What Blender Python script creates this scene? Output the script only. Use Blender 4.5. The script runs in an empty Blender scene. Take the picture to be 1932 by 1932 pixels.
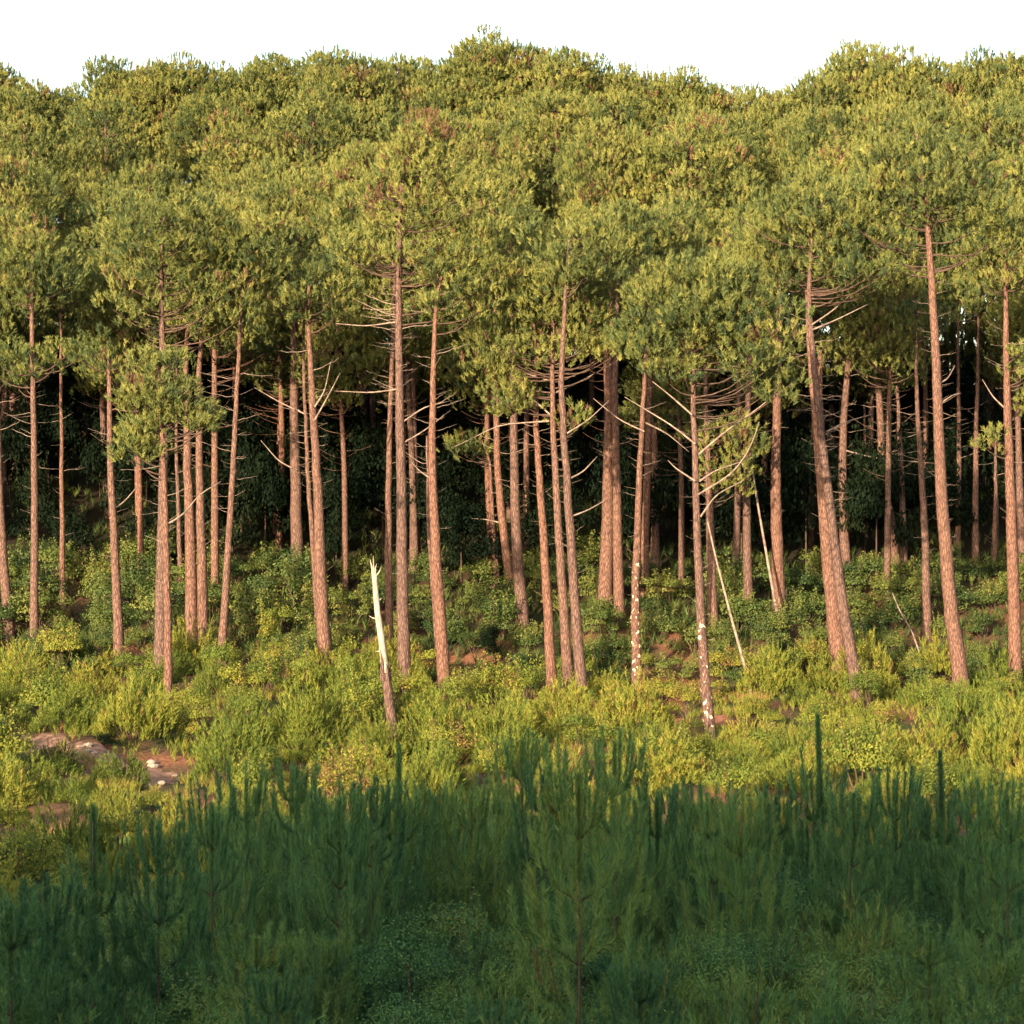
import bpy, math, random
import numpy as np
from mathutils import Vector, Matrix

sc = bpy.context.scene
COL = sc.collection
R = math.radians
rng = np.random.default_rng(11)
random.seed(11)

# ------------------------------------------------------------------ camera, sky, sun, exposure
KU = 0.4 / 1932.0                      # view slope of one unit of the 1932-unit picture grid
cam_d = bpy.data.cameras.new('camera'); cam = bpy.data.objects.new('camera', cam_d); COL.objects.link(cam)
cam.location = (0, 0, 0); cam.rotation_euler = (R(90), 0, 0)
cam_d.sensor_width = 36; cam_d.lens = 90; cam_d.clip_start = 0.1; cam_d.clip_end = 8000
sc.camera = cam
SUN_EL, SUN_AZ = R(12.5), R(25)          # low sun behind the camera, a little to its left
world = bpy.data.worlds.new('World'); sc.world = world; world.use_nodes = True
nt = world.node_tree; bg = nt.nodes['Background']
sky = nt.nodes.new('ShaderNodeTexSky'); sky.sky_type = 'NISHITA'; sky.sun_disc = False
sky.sun_elevation = SUN_EL; sky.sun_rotation = R(180) + SUN_AZ
sky.air_density = 1.0; sky.dust_density = 2.5; sky.ozone_density = 1.0
nt.links.new(sky.outputs[0], bg.inputs[0]); bg.inputs[1].default_value = 0.15
sd = bpy.data.lights.new('sun', 'SUN'); sun = bpy.data.objects.new('sun', sd); COL.objects.link(sun)
sd.energy = 3.6; sd.angle = R(0.5); sd.color = (1.0, 0.83, 0.62)
SD = Vector((math.sin(SUN_AZ) * math.cos(SUN_EL), math.cos(SUN_AZ) * math.cos(SUN_EL), -math.sin(SUN_EL)))
sun.rotation_euler = SD.to_track_quat('-Z', 'Y').to_euler(); sun.location = (-30, -60, 60)
sc.view_settings.view_transform = 'Standard'; sc.view_settings.look = 'None'
sc.view_settings.exposure = 1.85; sc.view_settings.gamma = 1.0
sc.render.engine = 'CYCLES'
sc.cycles.max_bounces = 5; sc.cycles.diffuse_bounces = 3; sc.cycles.glossy_bounces = 1; sc.cycles.transmission_bounces = 2

# ------------------------------------------------------------------ terrain height
CY = np.array([-3000, -400, -200, -110, -70, -60, -45, -20, -6, 3, 10, 20, 30, 45, 60, 75, 90, 100, 108, 118, 128, 140, 150, 158, 175, 250, 600, 6000], float)
CZ = np.array([-30, 0, 12, 21.4, 23.4, 23.0, 17.0, 5.0, -.6, -2.0, -4.0, -6.3, -7.8, -8.3, -8.3, -7.9, -7.4, -7.1, -4.9, -1.6, 2.2, 6.6, 9.0, 9.6, 5, -20, -30, -45], float)
def sstep(a, b, x):
    t = np.clip((np.asarray(x, float) - a) / (b - a), 0, 1); return t * t * (3 - 2 * t)
def ground(x, y):
    x = np.asarray(x, float); y = np.asarray(y, float)
    z = np.interp(y, CY, CZ)
    z = (z + np.interp(y - 3, CY, CZ) + np.interp(y + 3, CY, CZ)) / 3
    near = sstep(20, 50, y) * (1 - sstep(200, 400, y))
    z = z + near * (0.25 * np.sin(x * .31 + y * .17) + 0.16 * np.sin(x * .83 - y * .41 + 1) + 0.07 * np.sin(x * 1.9 + y * 1.3))
    # hillside: the ridge stands a little lower on the right
    z = z + sstep(120, 150, y) * (1 - sstep(170, 300, y)) * (-0.065 * np.clip(x, -40, 40))
    # low bank beside the sandy path on the left
    z = z + 0.75 * sstep(73, 82, y) * (1 - sstep(95, 110, y)) * (1 - sstep(-10, -5, x))
    # the rise behind the camera: lower towards the left, so the sun reaches nearer there
    z = z + (1 - sstep(-40, -25, y)) * sstep(-150, -80, y) * (-3.2 * (1 - sstep(-66, -61, x)) + 0.5 * np.sin(x * .35) + .35 * np.sin(x * .9 + 2) + .2 * np.sin(x * 2.1))
    return z
def gz(x, y): return float(ground(x, y))
def px(u, v, D): return ((u - 966) * KU * D, D, (966 - v) * KU * D)
def uv_of(x, y, z): return x / (KU * y) + 966, 966 - z / (KU * y)
def hit(u, v, lo=62., hi=158.):
    D = np.arange(lo, hi, .02); X = (u - 966) * KU * D
    d = (966 - v) * KU * D - ground(X, D)
    i = np.where(d < 0)[0]
    return float(D[i[0]]) if len(i) else hi

# ------------------------------------------------------------------ materials
def mat(name, rough=.7, spec=.25):
    m = bpy.data.materials.new(name); m.use_nodes = True
    b = m.node_tree.nodes['Principled BSDF']; b.inputs['Roughness'].default_value = rough
    b.inputs['Specular IOR Level'].default_value = spec
    return m, m.node_tree, b
def ramp(nt, stops):
    r = nt.nodes.new('ShaderNodeValToRGB'); e = r.color_ramp.elements
    while len(e) < len(stops): e.new(.5)
    for q, (p, c) in zip(e, stops): q.position = p; q.color = (*c, 1)
    return r
def foliage(name, stops, transl=.25, spec=.2, obj_var=.16):
    m, nt, b = mat(name, .6, spec)
    a = nt.nodes.new('ShaderNodeAttribute'); a.attribute_name = 'tint'
    oi = nt.nodes.new('ShaderNodeObjectInfo')
    mu = nt.nodes.new('ShaderNodeMath'); mu.operation = 'MULTIPLY_ADD'
    nt.links.new(oi.outputs['Random'], mu.inputs[0]); mu.inputs[1].default_value = obj_var; mu.inputs[2].default_value = -obj_var / 2
    ad = nt.nodes.new('ShaderNodeMath'); ad.operation = 'ADD'
    nt.links.new(a.outputs['Fac'], ad.inputs[0]); nt.links.new(mu.outputs[0], ad.inputs[1])
    r = ramp(nt, stops); nt.links.new(ad.outputs[0], r.inputs[0]); nt.links.new(r.outputs[0], b.inputs['Base Color'])
    if transl:
        t = nt.nodes.new('ShaderNodeBsdfTranslucent'); nt.links.new(r.outputs[0], t.inputs[0])
        mx = nt.nodes.new('ShaderNodeMixShader'); mx.inputs[0].default_value = transl
        nt.links.new(b.outputs[0], mx.inputs[1]); nt.links.new(t.outputs[0], mx.inputs[2])
        nt.links.new(mx.outputs[0], nt.nodes['Material Output'].inputs[0])
    return m
M_NEEDLE = foliage('pine_needles', [(0, (.052, .078, .030)), (.3, (.115, .138, .038)), (.55, (.195, .20, .050)), (.90, (.28, .262, .062)), (.96, (.20, .12, .06)), (1, (.16, .085, .045))], obj_var=.24)
M_YOUNG = foliage('young_pine_needles', [(0, (.034, .090, .036)), (.4, (.075, .165, .052)), (.8, (.15, .23, .05)), (.92, (.14, .17, .04)), (1, (.14, .08, .04))], obj_var=.5)
M_LEAF = foliage('broad_leaves', [(0, (.020, .042, .012)), (.3, (.062, .098, .020)), (.65, (.145, .165, .030)), (.88, (.22, .21, .04)), (1, (.20, .10, .045))], .25, .3, .4)
M_DARK = foliage('shade_dark_evergreen_leaves', [(0, (.004, .008, .004)), (.6, (.008, .014, .006)), (1, (.018, .020, .007))], .05, .03, .3)  # evergreen leaf colour blackened to carry the deep shade inside the stand
M_HEATH = foliage('heath_shoots', [(0, (.050, .082, .018)), (.3, (.125, .16, .026)), (.6, (.215, .225, .034)), (.84, (.32, .28, .042)), (.90, (.23, .11, .045)), (1, (.17, .085, .045))], .3, .12, .55)
M_BROOM = foliage('broom_stems', [(0, (.026, .070, .028)), (.4, (.070, .15, .042)), (.72, (.13, .20, .042)), (.9, (.20, .18, .045)), (1, (.16, .08, .04))], .2, .15, .45)
def bark(name, peel=None):
    m, nt, b = mat(name, .9, .1)
    tc = nt.nodes.new('ShaderNodeTexCoord'); mp = nt.nodes.new('ShaderNodeMapping')
    mp.inputs['Scale'].default_value = (9, 9, 2.2); nt.links.new(tc.outputs['Object'], mp.inputs[0])
    v = nt.nodes.new('ShaderNodeTexVoronoi'); v.inputs['Scale'].default_value = 1.6; v.feature = 'DISTANCE_TO_EDGE'
    nz = nt.nodes.new('ShaderNodeTexNoise'); nz.inputs['Scale'].default_value = 2.5; nz.inputs['Detail'].default_value = 5
    nt.links.new(mp.outputs[0], v.inputs[0]); nt.links.new(mp.outputs[0], nz.inputs[0])
    r = ramp(nt, [(.0, (.055, .034, .026)), (.06, (.125, .072, .053)), (.3, (.215, .125, .088))])
    nt.links.new(v.outputs['Distance'], r.inputs[0])
    r2 = ramp(nt, [(.3, (.62, .55, .55)), (.55, (1, 1, 1)), (.75, (1.25, 1.2, 1.2))]); nt.links.new(nz.outputs[0], r2.inputs[0])
    mx = nt.nodes.new('ShaderNodeMix'); mx.data_type = 'RGBA'; mx.blend_type = 'MULTIPLY'; mx.inputs[0].default_value = 1
    nt.links.new(r.outputs[0], mx.inputs[6]); nt.links.new(r2.outputs[0], mx.inputs[7])
    oi = nt.nodes.new('ShaderNodeObjectInfo')
    r3 = ramp(nt, [(0, (.85, .88, .92)), (.5, (1, .97, .95)), (1, (1.18, 1.02, .92))]); nt.links.new(oi.outputs['Random'], r3.inputs[0])
    m3 = nt.nodes.new('ShaderNodeMix'); m3.data_type = 'RGBA'; m3.blend_type = 'MULTIPLY'; m3.inputs[0].default_value = 1
    nt.links.new(mx.outputs[2], m3.inputs[6]); nt.links.new(r3.outputs[0], m3.inputs[7])
    out = m3.outputs[2]
    if peel:                                   # patches of bare pale wood, between two heights on the trunk
        z0, z1 = peel
        sx = nt.nodes.new('ShaderNodeSeparateXYZ'); nt.links.new(tc.outputs['Object'], sx.inputs[0])
        rz = nt.nodes.new('ShaderNodeMapRange'); rz.inputs[1].default_value = z0 - .5; rz.inputs[2].default_value = z0
        rw = nt.nodes.new('ShaderNodeMapRange'); rw.inputs[1].default_value = z1 + .8; rw.inputs[2].default_value = z1
        nt.links.new(sx.outputs[2], rz.inputs[0]); nt.links.new(sx.outputs[2], rw.inputs[0])
        n2 = nt.nodes.new('ShaderNodeTexNoise'); n2.inputs['Scale'].default_value = 5.5; n2.inputs['Detail'].default_value = 2
        nt.links.new(tc.outputs['Object'], n2.inputs[0])
        q = ramp(nt, [(.61, (0, 0, 0)), (.63, (1, 1, 1))]); nt.links.new(n2.outputs[0], q.inputs[0])
        a1 = nt.nodes.new('ShaderNodeMath'); a1.operation = 'MULTIPLY'; nt.links.new(rz.outputs[0], a1.inputs[0]); nt.links.new(rw.outputs[0], a1.inputs[1])
        a2 = nt.nodes.new('ShaderNodeMath'); a2.operation = 'MULTIPLY'; nt.links.new(a1.outputs[0], a2.inputs[0]); nt.links.new(q.outputs[0], a2.inputs[1])
        m4 = nt.nodes.new('ShaderNodeMix'); m4.data_type = 'RGBA'; nt.links.new(a2.outputs[0], m4.inputs[0])
        nt.links.new(out, m4.inputs[6]); m4.inputs[7].default_value = (.75, .62, .36, 1); out = m4.outputs[2]
    nt.links.new(out, b.inputs['Base Color'])
    bp = nt.nodes.new('ShaderNodeBump'); bp.inputs['Strength'].default_value = .8; bp.inputs['Distance'].default_value = .04
    nt.links.new(v.outputs['Distance'], bp.inputs['Height']); nt.links.new(bp.outputs[0], b.inputs['Normal'])
    return m
M_BARK = bark('pine_bark')
def simple(name, c1, c2, scale=6, rough=.9, stretch=(1, 1, 1)):
    m, nt, b = mat(name, rough, .1)
    tc = nt.nodes.new('ShaderNodeTexCoord'); mp = nt.nodes.new('ShaderNodeMapping'); mp.inputs['Scale'].default_value = stretch
    nz = nt.nodes.new('ShaderNodeTexNoise'); nz.inputs['Scale'].default_value = scale; nz.inputs['Detail'].default_value = 6
    nt.links.new(tc.outputs['Object'], mp.inputs[0]); nt.links.new(mp.outputs[0], nz.inputs[0])
    r = ramp(nt, [(.32, c1), (.68, c2)]); nt.links.new(nz.outputs[0], r.inputs[0]); nt.links.new(r.outputs[0], b.inputs['Base Color'])
    return m
M_BRANCH = simple('weathered_branch', (.14, .095, .07), (.33, .24, .18), 5)
M_TWIG = simple('live_limb', (.05, .034, .025), (.12, .072, .05), 5)
M_WOOD = simple('bare_pale_wood', (.17, .13, .09), (.58, .47, .33), 5, .85, (5, 5, .7))
M_SAND = simple('sandy_earth', (.15, .075, .042), (.34, .19, .12), 4.5)
M_STONE = simple('pale_stone', (.24, .17, .12), (.42, .33, .25), 4)
# forest floor: reddish needle litter with mossy patches
m, nt_, b_ = mat('needle_litter', .95, .05)
tc = nt_.nodes.new('ShaderNodeTexCoord')
n1 = nt_.nodes.new('ShaderNodeTexNoise'); n1.inputs['Scale'].default_value = .35; n1.inputs['Detail'].default_value = 8
n2 = nt_.nodes.new('ShaderNodeTexNoise'); n2.inputs['Scale'].default_value = 9; n2.inputs['Detail'].default_value = 6
for n in (n1, n2): nt_.links.new(tc.outputs['Object'], n.inputs[0])
r1 = ramp(nt_, [(.38, (.045, .060, .020)), (.5, (.12, .075, .04)), (.64, (.26, .115, .06))]); nt_.links.new(n1.outputs[0], r1.inputs[0])
r2 = ramp(nt_, [(.3, (.5, .5, .5)), (.7, (1.25, 1.2, 1.15))]); nt_.links.new(n2.outputs[0], r2.inputs[0])
mx = nt_.nodes.new('ShaderNodeMix'); mx.data_type = 'RGBA'; mx.blend_type = 'MULTIPLY'; mx.inputs[0].default_value = 1
nt_.links.new(r1.outputs[0], mx.inputs[6]); nt_.links.new(r2.outputs[0], mx.inputs[7]); nt_.links.new(mx.outputs[2], b_.inputs['Base Color'])
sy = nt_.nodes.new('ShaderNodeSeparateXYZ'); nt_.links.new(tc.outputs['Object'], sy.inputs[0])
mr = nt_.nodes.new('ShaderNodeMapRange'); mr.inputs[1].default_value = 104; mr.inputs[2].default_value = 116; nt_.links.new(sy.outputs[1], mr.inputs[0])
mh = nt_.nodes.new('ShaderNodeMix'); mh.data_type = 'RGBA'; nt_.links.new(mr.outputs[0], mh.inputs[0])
nt_.links.new(mx.outputs[2], mh.inputs[6]); mh.inputs[7].default_value = (.028, .022, .013, 1); nt_.links.new(mh.outputs[2], b_.inputs['Base Color'])  # floor colour darkened uphill, painting in the shade under the stand
M_GROUND = m

# ------------------------------------------------------------------ mesh helpers
def mesh_np(name, V, F, mats, tint=None, midx=None, smooth=False):
    """V (n,3) float, F (m,k) int: one face size per mesh"""
    me = bpy.data.meshes.new(name)
    V = np.ascontiguousarray(V, np.float32); F = np.ascontiguousarray(F, np.int32); k = F.shape[1]
    me.vertices.add(len(V)); me.vertices.foreach_set('co', V.ravel())
    me.loops.add(F.size); me.loops.foreach_set('vertex_index', F.ravel())
    me.polygons.add(len(F)); me.polygons.foreach_set('loop_start', np.arange(0, F.size, k, dtype=np.int32))
    me.polygons.foreach_set('loop_total', np.full(len(F), k, np.int32))
    for m in (mats if isinstance(mats, (list, tuple)) else [mats]): me.materials.append(m)
    if midx is not None: me.polygons.foreach_set('material_index', np.asarray(midx, np.int32))
    if smooth: me.polygons.foreach_set('use_smooth', np.ones(len(F), bool))
    if tint is not None:
        a = me.attributes.new('tint', 'FLOAT', 'POINT'); a.data.foreach_set('value', np.ascontiguousarray(tint, np.float32))
    me.update(calc_edges=True); me.validate()
    return me
def obj(name, me, parent=None):
    o = bpy.data.objects.new(name, me); COL.objects.link(o)
    if parent: o.parent = parent
    return o
def tag(o, label=None, cat=None, group=None, kind=None):
    for k, v in (('label', label), ('category', cat), ('group', group), ('kind', kind)):
        if v: o[k] = v
    return o
def norm(a): return a / np.maximum(np.linalg.norm(a, axis=-1, keepdims=True), 1e-9)
def blades(P, A, n, L, w, spread, shoot=0., tint=.5, tj=.12, r=rng):
    """n narrow tapered blades round each axis A at P; returns V, F(tri), tint"""
    N = len(P); P = np.repeat(P, n, 0); A = np.repeat(norm(A), n, 0)
    Ls = np.repeat(np.broadcast_to(L, (N,)), n); Sh = np.repeat(np.broadcast_to(shoot, (N,)), n)
    T = np.repeat(np.broadcast_to(tint, (N,)), n) + r.normal(0, tj, N * n) * .5
    q = norm(r.normal(size=(N * n, 3))); q = norm(q - A * (q * A).sum(1, keepdims=True))
    d = norm(A + q * (np.abs(r.normal(spread, spread * .35, (N * n, 1)))))
    base = P + A * (Sh * r.random(N * n))[:, None]
    s = norm(np.cross(d, norm(r.normal(size=(N * n, 3)))))
    ln = (Ls * r.uniform(.7, 1.15, N * n))[:, None]
    V = np.empty((N * n, 3, 3)); V[:, 0] = base - s * w / 2; V[:, 1] = base + s * w / 2; V[:, 2] = base + d * ln
    return V.reshape(-1, 3), np.arange(N * n * 3).reshape(-1, 3), np.repeat(T, 3)
def leaves(P, Nrm, size, tint, tj=.1, r=rng):
    """two-triangle leaves, roughly facing Nrm"""
    n = len(P); a = norm(norm(Nrm) + r.normal(0, .55, (n, 3)))
    t = norm(np.cross(a, r.normal(size=(n, 3)))); bb = np.cross(a, t); s = (size * r.uniform(.6, 1.3, n))[:, None]
    V = np.stack([P - t * s * .5, P + bb * s * .28, P + t * s * .5, P - bb * s * .28], 1).reshape(-1, 3)
    i = np.arange(n)[:, None] * 4
    F = np.concatenate([i + [0, 1, 2], i + [0, 2, 3]], 0)
    return V, F, np.repeat(np.broadcast_to(tint, (n,)) + r.normal(0, tj, n), 4)
def tube(pts, rads, sides=7, cap=True):
    """triangulated tapered tube through pts"""
    pts = np.asarray(pts, float); n = len(pts)
    tan = norm(np.gradient(pts, axis=0)); ref = np.array([0., 1., 0.]) if abs(tan[0][1]) < .9 else np.array([1., 0, 0])
    V = []
    for p, t, rr in zip(pts, tan, rads):
        x = norm(np.cross(t, ref)); y = np.cross(t, x)
        a = np.arange(sides) / sides * 2 * math.pi
        V.append(p + rr * (np.cos(a)[:, None] * x + np.sin(a)[:, None] * y))
    V = np.concatenate(V); F = []
    for i in range(n - 1):
        for j in range(sides):
            a, b = i * sides + j, i * sides + (j + 1) % sides
            F += [(a, b, b + sides), (a, b + sides, a + sides)]
    if cap:
        V = np.vstack([V, pts[-1]]); c = len(V) - 1
        F += [((n - 1) * sides + j, (n - 1) * sides + (j + 1) % sides, c) for j in range(sides)]
    return V, np.array(F)
def merge(parts):
    V, F, T, o = [], [], [], 0
    for p in parts:
        V.append(p[0]); F.append(p[1] + o); o += len(p[0]); T.append(p[2] if len(p) > 2 else np.full(len(p[0]), .5))
    return np.concatenate(V), np.concatenate(F), np.concatenate(T)
def spline(pts, n):
    pts = np.asarray(pts, float)
    if len(pts) == 2: pts = np.array([pts[0], (pts[0] + pts[1]) / 2, pts[1]])
    t = np.zeros(len(pts)); t[1:] = np.cumsum(np.linalg.norm(np.diff(pts, axis=0), axis=1)); t /= t[-1]
    s = np.linspace(0, 1, n); out = np.stack([np.interp(s, t, pts[:, k]) for k in range(3)], 1)
    for _ in range(max(1, n // 10)):
        out[1:-1] = (out[:-2] + 2 * out[1:-1] + out[2:]) / 4
    return out

# ------------------------------------------------------------------ the setting
xs = np.unique(np.concatenate([np.linspace(-4000, -300, 8), np.linspace(-300, -100, 15), np.linspace(-100, 45, 243), np.linspace(45, 300, 25), np.linspace(300, 4000, 8)]))
ys = np.unique(np.concatenate([np.linspace(-4000, -200, 8), np.linspace(-200, 20, 75), np.linspace(20, 170, 270), np.linspace(170, 400, 25), np.linspace(400, 6000, 12)]))
X, Y = np.meshgrid(xs, ys); Z = ground(X, Y)
nx = len(xs); I = np.arange(len(xs) * len(ys)).reshape(len(ys), nx)
F = np.stack([I[:-1, :-1], I[:-1, 1:], I[1:, 1:], I[1:, :-1]], -1).reshape(-1, 4)
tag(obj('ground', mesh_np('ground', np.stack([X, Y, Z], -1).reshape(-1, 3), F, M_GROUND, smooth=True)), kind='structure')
# sandy path: an irregular sheet lying on the ground at the left
PATH = [(10, 1381, 1405), (60, 1383, 1418), (130, 1390, 1428), (180, 1402, 1450), (225, 1425, 1470), (262, 1432, 1500), (300, 1440, 1492), (350, 1452, 1475)]
pv, pf = [], []
NP_, NQ = 90, 25
def path_band(u):
    a = [p[0] for p in PATH]
    v0 = float(np.interp(u, a, [p[1] for p in PATH])); return v0, v0 + .9 * (float(np.interp(u, a, [p[2] for p in PATH])) - v0)
for i in range(NP_):
    u = 5 + i * (350 - 5) / (NP_ - 1); v0, v1 = path_band(u)
    D0, D1 = hit(u, v1, 55), hit(u, v0, 55)
    D0 += .4 * math.sin(i * .33) + .2 * math.sin(i * .8); D1 += .5 * math.sin(i * .27 + 1) + .3 * math.sin(i * .7)
    for j in range(NQ):
        D = D0 + (D1 - D0) * j / (NQ - 1); x = (u - 966) * KU * D
        e = abs(2 * j / (NQ - 1) - 1); e2 = min(1, min(i, NP_ - 1 - i) / 6)
        pv.append((x, D, gz(x, D) + .075 * e2 * (1 - e ** 4) - .025 + .012 * math.sin(i * 1.7 + j * 2.3)))
for i in range(NP_ - 1):
    for j in range(NQ - 1):
        a = i * NQ + j; pf.append((a, a + NQ, a + NQ + 1, a + 1))
tag(obj('path', mesh_np('path', np.array(pv), np.array(pf), M_SAND, smooth=True)), kind='structure')

# red bare earth showing between the shrubs
M_EARTH = simple('red_earth', (.17, .065, .035), (.33, .14, .08), 1.5)
CLEAR = [(872, 1272, 30, 13), (965, 1288, 26, 10), (1270, 1330, 16, 30), (1352, 1352, 24, 16), (1420, 1306, 26, 12), (705, 1232, 26, 12), (1225, 1300, 20, 9)]
ev, ef = [], []
for q, (cu, cv, ru, rv) in enumerate(CLEAR):
    D = hit(cu, cv); cx = (cu - 966) * KU * D; a_, b_r = ru * KU * D * 1.4, max(1.6, rv * .09 * 2.2); o_ = len(ev)
    for i in range(6):
        for j in range(20):
            t = j / 20 * 6.283; rr = i / 5 * (1 + .2 * math.sin(t * 3 + q) + .12 * math.sin(t * 7 + q * 2))
            x, y = cx + a_ * rr * math.cos(t), D + b_r * rr * math.sin(t); ev.append((x, y, gz(x, y) + .05 - .09 * (i / 5) ** 3))
    ef += [(o_ + i * 20 + j, o_ + (i + 1) * 20 + j, o_ + (i + 1) * 20 + (j + 1) % 20, o_ + i * 20 + (j + 1) % 20) for i in range(5) for j in range(20)]
tag(obj('earth', mesh_np('earth', np.array(ev), np.array(ef), M_EARTH, smooth=True)), kind='structure')
def in_clear(x, y):
    u, v = uv_of(x, y, gz(x, y))
    return any(abs(u - a) < ru * 1.25 and -rv * 1.2 < v - b < rv * 2.6 for a, b, ru, rv in CLEAR)

# ------------------------------------------------------------------ pine crowns
def clump(c, r, n, flat=.75, nb=12, L=.185, w=.030, base_t=.45, r_=rng, shoot=.27, out=.55):
    th = r_.uniform(0, 2 * math.pi, n); cz = r_.uniform(-.45, 1, n); sr = np.sqrt(1 - cz ** 2)
    d = np.stack([np.cos(th) * sr, np.sin(th) * sr, cz], 1)
    rad = r * r_.uniform(.78, 1.10, n)[:, None]
    P = c + d * rad * [1, 1, flat]
    A = d * out + np.array([0, 0, .85]) + r_.normal(0, .16, (n, 3))
    t = base_t + r_.normal(0, .14, n); t = np.where(r_.random(n) < .02, .93, t)
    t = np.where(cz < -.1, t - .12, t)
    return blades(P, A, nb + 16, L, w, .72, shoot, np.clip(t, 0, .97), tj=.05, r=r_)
def crown_parts(ells, anchor, seed, nb=12, w=.030, dens=1.0, brown=.06, ctr=.85):
    """ells: (x,y,z,rx,ry,rz) local; anchor(z)-> trunk point at height z. returns foliage tuple, limb tuples"""
    r_ = np.random.default_rng(seed); fol, limbs, cs = [], [], []
    for (ex, ey, ez, rx, ry, rz) in ells:
        vol = rx * ry * rz * 4.19; n = int(max(5, dens * 11.5 * (rx * ry * rz) ** (2 / 3)))
        for _ in range(n * 6):
            if len(cs) and _ and sum(1 for q in cs if q[4] is (ex, ez)) >= n: break
            d = norm(r_.normal(size=3)); rr = r_.uniform(.35, 1) ** .5 * .92
            c = np.array([ex, ey, ez]) + d * rr * [rx, ry, rz]
            if rr < .55 and r_.random() < .5: continue
            cr = r_.uniform(.5, .95) * min(1, .35 + .4 * min(rx, rz))
            if any(np.linalg.norm((c - q[0]) * [1, 1, 1.25]) < .5 * (cr + q[1]) for q in cs): continue
            cs.append((c, cr, 0, 0, 0))
            if len(cs) > 600: break
            if sum(1 for q in cs) > 600: break
            if len([q for q in cs if abs(q[0][0] - ex) <= rx and abs(q[0][2] - ez) <= rz]) >= n: break
    for (c, cr, *_r) in cs:
        bt = .46 + r_.normal(0, .16)
        if r_.random() < brown: bt = .93
        n = int(23 * dens ** .3 * (cr / .7) ** 2)
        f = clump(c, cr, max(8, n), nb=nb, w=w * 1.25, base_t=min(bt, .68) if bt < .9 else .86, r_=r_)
        if bt > .9: f = (f[0], f[1], f[2] + .12)
        fol.append(f)
        if r_.random() < .45: continue
        h_ = anchor(c[2]); a = anchor(c[2] - .1 - r_.uniform(.15, .5) * np.linalg.norm((c - h_)[:2]))
        mid = (a + c) / 2 + [0, 0, -.18 * np.linalg.norm(c[:2] - a[:2])]
        limbs.append(tube(spline([a, mid, c], 5), np.linspace(.038, .012, 5), 4, False))
    return fol, limbs

def crown_mesh(fol, limbs):
    fv = merge(fol); lv = merge(limbs); V, F, T = merge([fv, lv]); mi = np.zeros(len(F), int); mi[len(fv[1]):] = 1
    return mesh_np('crown', V, F, [M_NEEDLE, M_TWIG], T, mi)
BR = []
for k in range(8):                      # bare branches, one metre long along +X, rising and bent
    r_ = np.random.default_rng(100 + k)
    up = r_.uniform(-.15, .38); n = 8; x = np.linspace(0, 1, n)
    pts = np.stack([x, np.cumsum(r_.normal(0, .02, n)), up * x ** 1.2 + np.cumsum(r_.normal(0, .016, n)) - .02 * np.sin(x * 3)], 1); pts[0] = 0
    ps = [tube(pts, np.linspace(.011, .0035, n), 5)]
    for q in range(r_.integers(0, 4)):
        i = r_.integers(3, n - 1); l = r_.uniform(.12, .35); a = r_.uniform(-.9, .9)
        e = pts[i] + [l * .8, l * math.sin(a) * .5, l * math.cos(a) * .5]
        ps.append(tube([pts[i], (pts[i] + e) / 2 + [0, 0, -.01], e], [.006, .004, .002], 4))
    V, F, T = merge(ps); BR.append(mesh_np('bare_branch', V, F, M_BRANCH))

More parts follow.
